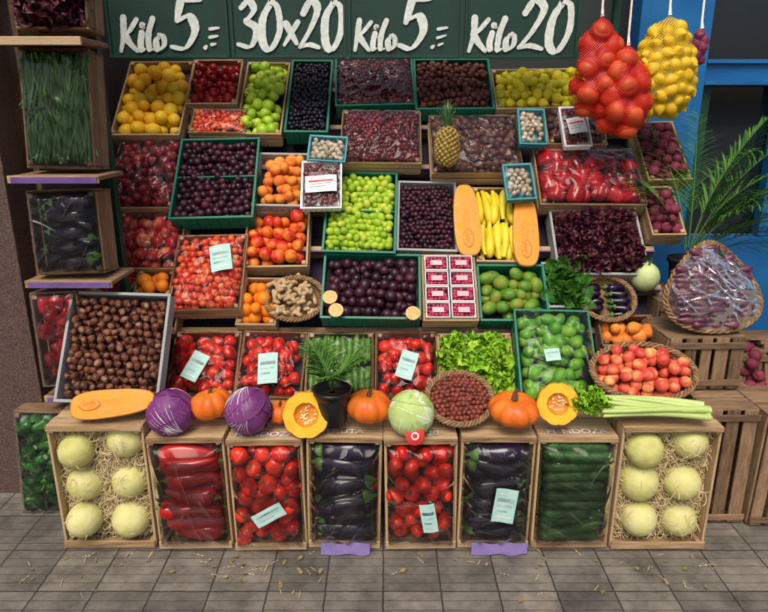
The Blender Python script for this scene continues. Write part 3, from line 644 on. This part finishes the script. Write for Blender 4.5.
for i in range(30):
    a=rng.uniform(0,6.28); q=math.sqrt(rng.random())*.78; c0=np.array([w/2*q*math.cos(a),l/2*q*math.sin(a),rng.uniform(-.01,.035)]); d0=rng.uniform(0,6.28)
    for k in range(3):
        P=[c0+np.array([math.cos(d0),math.sin(d0),.1])*s for s in(0,.004,.010,.017,.024,.030,.034)]; mb.add(*tube(P,[.0005,.006,.0095,.0085,.0105,.007,.0005],10),gm); c0=P[rng.integers(2,6)]; d0+=rng.normal(0,1.1)
mb.build('produce',e)
Afb=rad(68); P0=(0,.33,.74); c,w,l=rect(663,243,760,331,P0,Afb)
def fan(t):
    x,y=np.cos(t),np.sin(t); return x*(1-.42*np.clip(y,-1,1))*.98, y*1.0
e=empty('basket_of_baby_aubergines',frame(c,Afb)); mb=MB(); wicker(mb,w/2*.92,l/2,.07,shape=fan); mb.build('basket',e); mb=MB()
ins=lambda x,y:(x/(w/2*.84*(1-.42*y/(l/2))))**2+(y/(l/2*.92))**2<1
fill(mb,'baby_aubergine',w*1.1,l*.95,inside=ins,z0=.028,layers=3,ang=.22,scale=1.1); fill(mb,'fig',w*.95,l*.95,inside=ins,z0=.005,layers=2); mb.build('produce',e)
mb=MB(); nr,na=60,200; th=np.linspace(0,2*math.pi,na); r_=np.linspace(0.01,1,nr); TT,RR=np.meshgrid(th,r_,indexing='ij'); X,Y=fan(TT); X=X*RR*w/2*.92;Y=Y*RR*l/2
Z=.008+.046*(1-RR**3)+(.005*fnoise(X,Y,50,5)+creases(X,Y,77,1.8)+creases(X,Y,78,1.8))*(1-RR**6); mb.add(np.stack([X,Y,Z],-1).reshape(-1,3),grid(na,nr),film_mat('cloudy_film',.03,.12,1.5,3.2)); mb.build('film',e)
solo('green_melon',645,277,.66,lambda mb:(mb.add(*[lathe(sprof(16,.05,.03,1.1),24,10,.04)[0]*.062,lathe(sprof(16),24)[1]],fm('pale_green_melon_rind',[(.42,.54,.18),(.62,.70,.36)],.5,30,.7)),mb.add(*tube([(0,0,.06),(.004,0,.085)],.005,6),greenst)),A=rad(20))
def punnet(name,box,h,kind,A=RA,m=white,wrap=True,scale=.8,tilt=0):
    c,w,l=rect(*box,RP0+RN*h,RA); e=empty(name,frame(c,RA-rad(tilt),rng.normal(0,.05))); mb=MB(); crate_plastic(mb,w,l,.03,False,m); mb.build('tray',e); mb=MB(); fill(mb,kind,w-.015,l-.015,scale=scale,layers=1); mb.build('produce',e)
    if wrap: mb=MB(); film(mb,w-.003,l-.003,.014,.003,80,edge=.006); mb.build('film',e)
    return e,w,l
tealtray=fm('teal_tray',[(.02,.22,.26),(.03,.30,.34)],.4)
punnet('punnet_of_mushrooms',(309,137,346,161),.11,'mushroom',m=tealtray,scale=.9); punnet('punnet_of_mushrooms',(519,110,545,144),.08,'mushroom',m=tealtray,scale=.9); punnet('punnet_of_mushrooms',(505,165,533,199),.1,'mushroom',m=tealtray,scale=.9)
e,w,l=punnet('punnet_of_cherries',(302,162,341,208),.1,'cherry',scale=.9); mb=MB(); label(mb,0,-.01,.028,w*.8,l*.35,.03,white,True); mb.build('label',e)
e,w,l=punnet('punnet_of_cherries',(562,108,588,146),.08,'cherry',scale=.9); mb=MB(); label(mb,0,-.01,.028,w*.7,l*.4,.1,white,True); mb.build('label',e)
rb=fm('raspberry',[(.42,.02,.07),(.60,.06,.14)],.5,60,.5); kinds['raspberry']=K('r',.008,S_small,rb)
C0,W,L=rect(422,253,477,322,RP0+RN*.05,RA); e=empty('tray_of_raspberry_punnets',frame(C0,RA-rad(5))); mb=MB(); crate_wood(mb,W,L,.07); mb.box((0,0,-.04),(W-.02,L-.02,.004),liner_shade)
pinkc=fm('punnet_label_pink',[(.62,.30,.36),(.75,.5,.52)],.4)
for i in(-.5,.5):
    for j in(-1.5,-.5,.5,1.5):
        x=i*(W-.02)/2; y=j*(L-.02)/4; ww=(W-.03)/2-.006; ll=(L-.03)/4-.005
        for s in(-1,1): mb.box((x+s*ww/2,y,-.004),(.004,ll-.006,.03),white); mb.box((x,y+s*ll/2,-.004),(ww+.004,.004,.03),white)
        q=MB(); fill(q,'raspberry',ww-.008,ll-.008,layers=2)
        for V,F,m,sm in q.p: mb.add(V+np.array([x,y,.006]),F,m,sm)
        mb.box((x,y-.002,.016),(ww*.5,ll*.35,.001),pinkc)
mb.build('tray',e)
# ================================================================= CELERY
def celery(mb):
    cm=fm('celery_stalk',[(.30,.46,.08),(.46,.58,.17),(.56,.66,.28)],.45,14,.6,.4,60,stretch=(.3,3,3))
    for i in range(14):
        y=(i%7-3)*.013; z=.012+(i//7)*.018; t=np.linspace(0,1,12); L=.33+.06*rng.random(); sh=rng.uniform(-.01,.02)
        P=np.stack([sh+L*(.5-t),y*(.6+.9*t)+.006*np.sin(t*4+i*2),z+.008*np.sin(t*3+i)+.01*t*rng.random()],1); V,F=tube(P,.0125*(1-.5*t),9)
        mb.add(V,F,cm)
    N=110; P=np.stack([rng.uniform(-.27,-.14,N),rng.uniform(-.05,.05,N),rng.uniform(.0,.05,N)],1)
    for q in range(4): R=np.stack([Rz(rng.uniform(.5,2.6))@Rx(rng.uniform(-.2,.8)) for _ in P[q::4]]); mb.inst(LF_fr[q],kinds['lettuce']['m'],P[q::4],R,rng.uniform(.3,.6,len(P[q::4])))
solo('celery',650,414,.03,celery,yaw=-.12)
# ================================================================= PALM FRONDS / POTS
lm=fm('palm_leaf',[(.02,.07,.010),(.05,.15,.015),(.11,.25,.03)],.45,20,.4)
def frond(mb,base,az,el,L,droop,n=26,ll=.14,lw=.006):
    t=np.linspace(0,1,14); a=el-droop*t; dx=np.cumsum(np.cos(a))*L/14; dz=np.cumsum(np.sin(a))*L/14
    P=np.stack([base[0]+dx*math.cos(az),base[1]+dx*math.sin(az),base[2]+dz],1); mb.add(*tube(P,.003*(1-.7*t),5),greenst)
    for k in range(n):
        f=.22+.78*k/n; p=np.array([np.interp(f,t,P[:,q]) for q in range(3)]); T=np.array([np.interp(min(1,f+.05),t,P[:,q]) for q in range(3)])-np.array([np.interp(f-.05,t,P[:,q]) for q in range(3)]); T/=np.linalg.norm(T)
        s=np.cross(T,[0,0,1.]); s/=np.linalg.norm(s)+1e-9
        for sg in(-1,1):
            d=T*.75+s*sg*.75+rng.normal(0,.08,3); d/=np.linalg.norm(d); l_=ll*math.sin(math.pi*(.15+.8*f))*rng.uniform(.85,1.1); nn=np.cross(d,[0,0,1.]); nn/=np.linalg.norm(nn)+1e-9
            V=[]
            for j,q in enumerate((0,.3,.65,1)):
                c=p+d*l_*q+np.array([0,0,-.25*l_*q*q]); wq=lw*(.5,1,.8,.05)[j]; V+=[c-nn*wq,c+nn*wq+np.array([0,0,.001])]
            mb.add(V,[(0,2,3,1),(2,4,5,3),(4,6,7,5)],lm)
def pot(mb,r,h): 
    pm=fm('black_pot_plastic',[(.008,.008,.009),(.016,.016,.018)],.35); mb.add(*lathe([(.01,-h),(r*.78,-h),(r*.9,-h*.3),(r*.98,-h*.12),(r*1.06,-h*.12),(r*1.06,0),(r*.97,0),(r*.94,-.02),(.01,-.018)],28),pm)
e=empty('potted_palm',frame(at_y(332,388,.06),0)); mb=MB(); pot(mb,.066,.135); mb.build('pot',e); mb=MB()
for k in range(11): frond(mb,(0,0,-.01),k*2.4,rad(rng.uniform(62,85)),rng.uniform(.17,.27),rng.uniform(.5,1.2),14,.09,.004)
mb.build('fronds',e)
e=empty('potted_palm',frame((1.40,.78,.95),0)); mb=MB(); pot(mb,.08,.155); mb.build('pot',e); mb=MB()
for az,el,L,dr in((-.2,1.1,.85,1.1),(.2,1.25,.85,.9),(-.5,.9,.72,1.2),(.5,.95,.8,1.2),(-1.2,1.2,.6,1.2),(0,.8,.7,1.0),(1.2,1.35,.8,.7),(-.3,1.35,.8,1.3),(.1,1.0,.95,1.5),(-.6,.6,.6,.9),(.4,.5,.65,.7),(2.6,1.3,.5,.8),(1.8,1.3,.8,.7),(.0,1.45,.75,.6),(-.9,1.3,.7,1.4),(-.1,.65,.8,1.2),(.7,1.15,.9,1.1)): frond(mb,(0,0,-.01),az,el,L,dr,40,.22,.004)
mb.build('fronds',e)
# ================================================================= NET BAGS
def netmat(name,col,sc_=260):
    m,t,n,l,b=nt(name); b.inputs['Base Color'].default_value=(*col,1); b.inputs['Roughness'].default_value=.5
    tc=n.new('ShaderNodeTexCoord')
    outs=[]
    for r_ in(.785,-.785):
        mp=n.new('ShaderNodeMapping'); mp.inputs['Rotation'].default_value=(0,r_,0); l.new(tc.outputs['Object'],mp.inputs[0])
        wv=n.new('ShaderNodeTexWave'); wv.inputs['Scale'].default_value=sc_/6.28*1.0; wv.inputs['Distortion'].default_value=.6; wv.inputs['Detail'].default_value=0; l.new(mp.outputs[0],wv.inputs[0]); outs.append(wv)
    mm=n.new('ShaderNodeMath'); mm.operation='MAXIMUM'; l.new(outs[0].outputs['Fac'],mm.inputs[0]); l.new(outs[1].outputs['Fac'],mm.inputs[1])
    g=n.new('ShaderNodeMath'); g.operation='GREATER_THAN'; g.inputs[1].default_value=.78; l.new(mm.outputs[0],g.inputs[0])
    tr=n.new('ShaderNodeBsdfTransparent'); ms=n.new('ShaderNodeMixShader'); l.new(g.outputs[0],ms.inputs[0]); l.new(tr.outputs[0],ms.inputs[1]); l.new(b.outputs[0],ms.inputs[2]); l.new(ms.outputs[0],n['Material Output'].inputs[0]); return m
def netbag(name,px,py,Y,w,h,S,r,fm_,net,seedn=3):
    c=at_y(px,py,Y); e=empty(name,frame(c,0)); mb=MB(); rs=np.random.default_rng(seedn)
    prof=lambda z:w/2*np.interp(z/h,[-.5,-.42,-.25,0,.2,.36,.46,.5],[.35,.75,1,.95,.8,.5,.15,.06])
    P=[]; tries=0
    while tries<6000:
        tries+=1; z=rs.uniform(-.46,.36)*h; a=rs.uniform(0,6.28); R_=max(0,prof(z)-r*.85)
        p=np.array([R_*math.cos(a),R_*.75*math.sin(a),z])
        if all(np.linalg.norm(p-q)>1.55*r for q in P): P.append(p)
    P=np.array(P); mb.inst(S,fm_,P,Rany(len(P)),r*rs.uniform(.92,1.15,len(P))); mb.build('produce',e)
    mb=MB(); nz,na=60,60; z=np.linspace(-.5,.5,nz)*h; th=np.linspace(0,2*math.pi,na); ZZ,TT=np.meshgrid(z,th,indexing='ij'); rr=prof(ZZ)*1.0+.004
    V=np.stack([rr*np.cos(TT),rr*.75*np.sin(TT),ZZ],-1).reshape(-1,3)
    d=np.linalg.norm(V[:,None]-P[None],axis=2).min(1); nrm=V*np.array([1,1,0]); nrm/=np.linalg.norm(nrm,axis=1)[:,None]+1e-9; V-=nrm*np.clip(d-r*1.1,0,.02)[:,None]
    mb.add(V,grid(nz,na),net); mb.add(*tube([(0,0,.47*h),(0,.01,.5*h+.03),(.004,.03,2.2-c[2])],[.008,.005,.004],8),fm(name+'_string',[(.5,.03,.02)] if 'onion' in name else [(.6,.5,.05)],.6))
    mb.build('net',e)
potm=fm('net_onion_skin',[(.44,.03,.006),(.62,.08,.012)],.5,20,.6)
rn=netmat('red_net',(.64,.014,.004)); yn=netmat('yellow_net',(.66,.44,.012))
netbag('net_bag_of_onions',598,66,.84,.23,.42,S_tom,.043,potm,rn,1)
netbag('net_bag_of_onions',624,90,.80,.24,.38,S_tom,.043,potm,rn,2)
kl=K('r',.026,S_lemon,fm('bag_lemon_peel',[(.66,.38,.01),(.78,.53,.015)],.45,12,.4,.3,160))
netbag('net_bag_of_lemons',664,66,.90,.29,.44,S_lemon,.026,kl['m'],yn,4)
netbag('net_bag_of_beetroots',700,45,.92,.08,.14,S_tom,.02,kinds['beet']['m'],netmat('purple_net',(.25,.03,.12)),4)
# ================================================================= EMPTY CRATES, RIGHT
def ecrate(x0,x1,z0,z1,Y,d=.28,rl=0):
    e=empty('empty_wooden_crate',frame(((x0+x1)/2,Y,(z0+z1)/2),rad(90),rl)); mb=MB(); w,l=x1-x0,z1-z0
    crate_wood(mb,w,l,d,wood_dx,wood_d,slats=3,back=False); n=max(3,int(w/.06))
    for i in range(n): mb.box((-w/2+(i+.5)*w/n,0,.006+rng.normal(0,.001)),(w/n-.016+rng.normal(0,.002),l-.002,.008),wood_d)
    for s in(-1,1): mb.box((0,s*(l/2-.03),.0155),(w-.004,.026,.008),wood_dx)
    mb.build('slats',e)
ecrate(1.13,1.44,.515,.735,.32,.26,.01); ecrate(1.50,1.80,.40,.62,.46,.26,-.02)
ecrate(1.235,1.44,.004,.505,.16,.30,.01); ecrate(1.455,1.70,.004,.49,.14,.30,-.015); ecrate(1.72,2.0,.004,.5,.2,.3,0)
ecrate(1.22,1.58,.004,.39,.62,.3); ecrate(1.22,1.58,.40,.79,.62,.3)
C('crate_of_beetroot','beet',(736,338,768,398),P0=(0,.46,.6),A=rad(70),tilt=0,wood=1)
C('crate_of_beetroot','beet',(646,184,680,236),h=.0,style='wood',scale=.9)
# ================================================================= LAVENDER CLOTH SCRAPS
def cloth(px0,px1,name='purple_cloth_strip'):
    a=np.array([(px0-384)*2.262/FPX,-.018,.05]); b=(px1-384)*2.262/FPX; e=empty(name,frame(a,0)); mb=MB()
    nx,ny=18,6; U,V=np.meshgrid(np.linspace(0,b-a[0],nx),np.linspace(0,1,ny),indexing='ij'); mb.add(np.stack([U,-.006-.010*V+.003*np.sin(U*70),-.044*V+.003*np.sin(U*55+V*3)],-1).reshape(-1,3),grid(nx,ny),fm('lavender_cloth',[(.16,.11,.30),(.26,.19,.42)],.7,20,.6)); mb.build('cloth',e)
cloth(322,370); cloth(470,525)
# ================================================================= GROUND, WALLS
def simple_box(name,c,d,m,part='body'):
    e=empty(name,Matrix.Translation(c)); mb=MB(); mb.box((0,0,0),d,m); mb.build(part,e); return e
m,t,n,l,b=nt('pavement_tiles'); tc=n.new('ShaderNodeTexCoord'); bk=n.new('ShaderNodeTexBrick'); bk.offset=0; bk.inputs['Scale'].default_value=1; bk.inputs['Brick Width'].default_value=.2; bk.inputs['Row Height'].default_value=.2; bk.inputs['Mortar Size'].default_value=.003
bk.inputs['Color1'].default_value=(.13,.115,.098,1); bk.inputs['Color2'].default_value=(.23,.20,.165,1); bk.inputs['Mortar'].default_value=(.06,.052,.045,1)
dn=n.new('ShaderNodeTexNoise'); dn.inputs['Scale'].default_value=25; l.new(tc.outputs['Object'],dn.inputs[0]); da=n.new('ShaderNodeVectorMath'); da.operation='MULTIPLY_ADD'; da.inputs[1].default_value=(.006,.006,0); l.new(dn.outputs['Color'],da.inputs[0]); l.new(tc.outputs['Object'],da.inputs[2])
l.new(da.outputs[0],bk.inputs[0]); b2=n.new('ShaderNodeTexBrick'); b2.offset=0; b2.inputs['Scale'].default_value=1; b2.inputs['Brick Width'].default_value=.2; b2.inputs['Row Height'].default_value=.04; b2.inputs['Mortar Size'].default_value=.004; b2.inputs['Mortar Smooth'].default_value=.8
b2.inputs['Color1'].default_value=(1,1,1,1); b2.inputs['Color2'].default_value=(.84,.84,.84,1); b2.inputs['Mortar'].default_value=(.6,.6,.6,1); l.new(da.outputs[0],b2.inputs[0])
nz=n.new('ShaderNodeTexNoise'); nz.inputs['Scale'].default_value=5; nz.inputs['Detail'].default_value=10; nz.inputs['Roughness'].default_value=.75; l.new(tc.outputs['Object'],nz.inputs[0]); mr=n.new('ShaderNodeMapRange'); mr.inputs[1].default_value=.34; mr.inputs[2].default_value=.66; mr.inputs[3].default_value=.35; mr.inputs[4].default_value=1.3; l.new(nz.outputs[0],mr.inputs[0])
x1=n.new('ShaderNodeMix'); x1.data_type='RGBA'; x1.blend_type='MULTIPLY'; x1.inputs[0].default_value=1; l.new(bk.outputs[0],x1.inputs[6]); l.new(b2.outputs[0],x1.inputs[7])
x2=n.new('ShaderNodeMix'); x2.data_type='RGBA'; x2.blend_type='MULTIPLY'; x2.inputs[0].default_value=1; l.new(x1.outputs[2],x2.inputs[6]); l.new(mr.outputs[0],x2.inputs[7]); l.new(x2.outputs[2],b.inputs['Base Color']); b.inputs['Roughness'].default_value=.65
bp=n.new('ShaderNodeBump'); bp.inputs['Distance'].default_value=.004; l.new(b2.outputs[0],bp.inputs['Height']); l.new(bp.outputs[0],b.inputs['Normal'])
pm=m; mb=MB(); mb.add([(-60,-60,0),(60,-60,0),(60,60,0),(-60,60,0)],[(0,1,2,3)],pm,False); mb.build('pavement')
# scraps of leaf and straw swept against the crates
mb=MB(); N=46; P=np.stack([rng.uniform(-1.35,1.35,N),-.03-np.abs(rng.normal(0,.10,N)),np.full(N,.004)],1); R=np.stack([Rz(rng.uniform(0,6.28))@Rx(rng.normal(0,.1)) for _ in range(N)])
mb.inst(LF_sp[0],fm('dry_leaf_scrap',[(.10,.12,.03),(.22,.16,.06),(.30,.24,.12)],.7,30,.4),P,R,rng.uniform(.10,.28,N)); P2=P+rng.normal(0,.06,P.shape)*np.array([1,.5,0]); P2[:,2]=.004
mb.inst(LF_fr[0],fm('straw_scrap',[(.40,.32,.17),(.50,.42,.25)],.7),P2,R,np.stack([rng.uniform(.03,.06,N),rng.uniform(.3,.6,N),np.full(N,.1)],1)); mb.build('leaf_litter')
gran=fm('brown_granite',[(.02,.012,.010),(.09,.055,.048),(.20,.13,.11)],.35,220,.9,detail=5)
simple_box('granite_pillar',(-1.97,1.1,1.7),(1.1,1.5,3.4),gran)
simple_box('shop_wall',(0,2.0,1.7),(3.4,.1,3.4),fm('dark_wall',[(.02,.03,.028),(.04,.05,.045)],.8,4,.6))
blue=fm('blue_paint',[(.003,.085,.27),(.006,.14,.38)],.4,4,.7,.15,30); 
gl,t,n,l,b=nt('dark_glass'); b.inputs['Base Color'].default_value=(.008,.012,.018,1); b.inputs['Roughness'].default_value=.05
e=empty('blue_shop_front',Matrix.Translation((1.4,1.5,0))); mb=MB()
mb.box((.09,.0,1.7),(.32,.12,3.4),blue); mb.box((.285,.02,1.7),(.07,.10,3.4),blue)
mb.box((1.2,.03,1.80),(1.76,.08,.13),blue); mb.box((1.2,.03,.45),(1.76,.07,.9),blue); mb.box((1.2,.03,2.7),(1.76,.08,.3),blue)
mb.box((1.2,-.02,1.855),(1.76,.03,.02),blue); mb.box((1.2,-.02,1.745),(1.76,.03,.02),blue)
for x in(.80,1.4): mb.box((x,.032,1.32),(.07,.07,.83),blue); mb.box((x,.032,2.2),(.05,.07,.66),blue)
mb.box((.36,.05,1.3),(.06,.06,.9),paint_g)
mb.build('frame',e); mb=MB(); mb.box((1.2,.09,1.75),(1.78,.01,1.7),gl); mb.build('glass',e)
# ================================================================= LIGHT, SKY, CAMERA
w=bpy.data.worlds.new('World'); sc.world=w; w.use_nodes=True; n=w.node_tree.nodes; l=w.node_tree.links
sky=n.new('ShaderNodeTexSky'); sky.sky_type='NISHITA'; sky.sun_disc=False; EL,AZ=rad(56),rad(194)
sky.sun_elevation=EL; sky.sun_rotation=AZ; sky.air_density=1.0; sky.dust_density=4; sky.ozone_density=.3
bg=n['Background']; l.new(sky.outputs[0],bg.inputs[0]); bg.inputs[1].default_value=.12
su=bpy.data.lights.new('sun','SUN'); su.energy=2.8; su.angle=rad(32); su.color=(1,.93,.82); so=bpy.data.objects.new('sun',su); sc.collection.objects.link(so)
dirv=Vector((math.sin(AZ)*math.cos(EL),math.cos(AZ)*math.cos(EL),math.sin(EL))); so.rotation_euler=dirv.to_track_quat('Z','Y').to_euler(); so.location=dirv*10
cd=bpy.data.cameras.new('camera'); cd.sensor_width=36; cd.lens=27.98; cd.shift_y=-27/768; cd.clip_end=300; cd.clip_start=.05
co=bpy.data.objects.new('camera',cd); sc.collection.objects.link(co); co.location=CAM; co.rotation_euler=(rad(90)-PITCH,0,0); sc.camera=co
sc.view_settings.view_transform='Standard'; sc.view_settings.look='None'; sc.view_settings.exposure=0
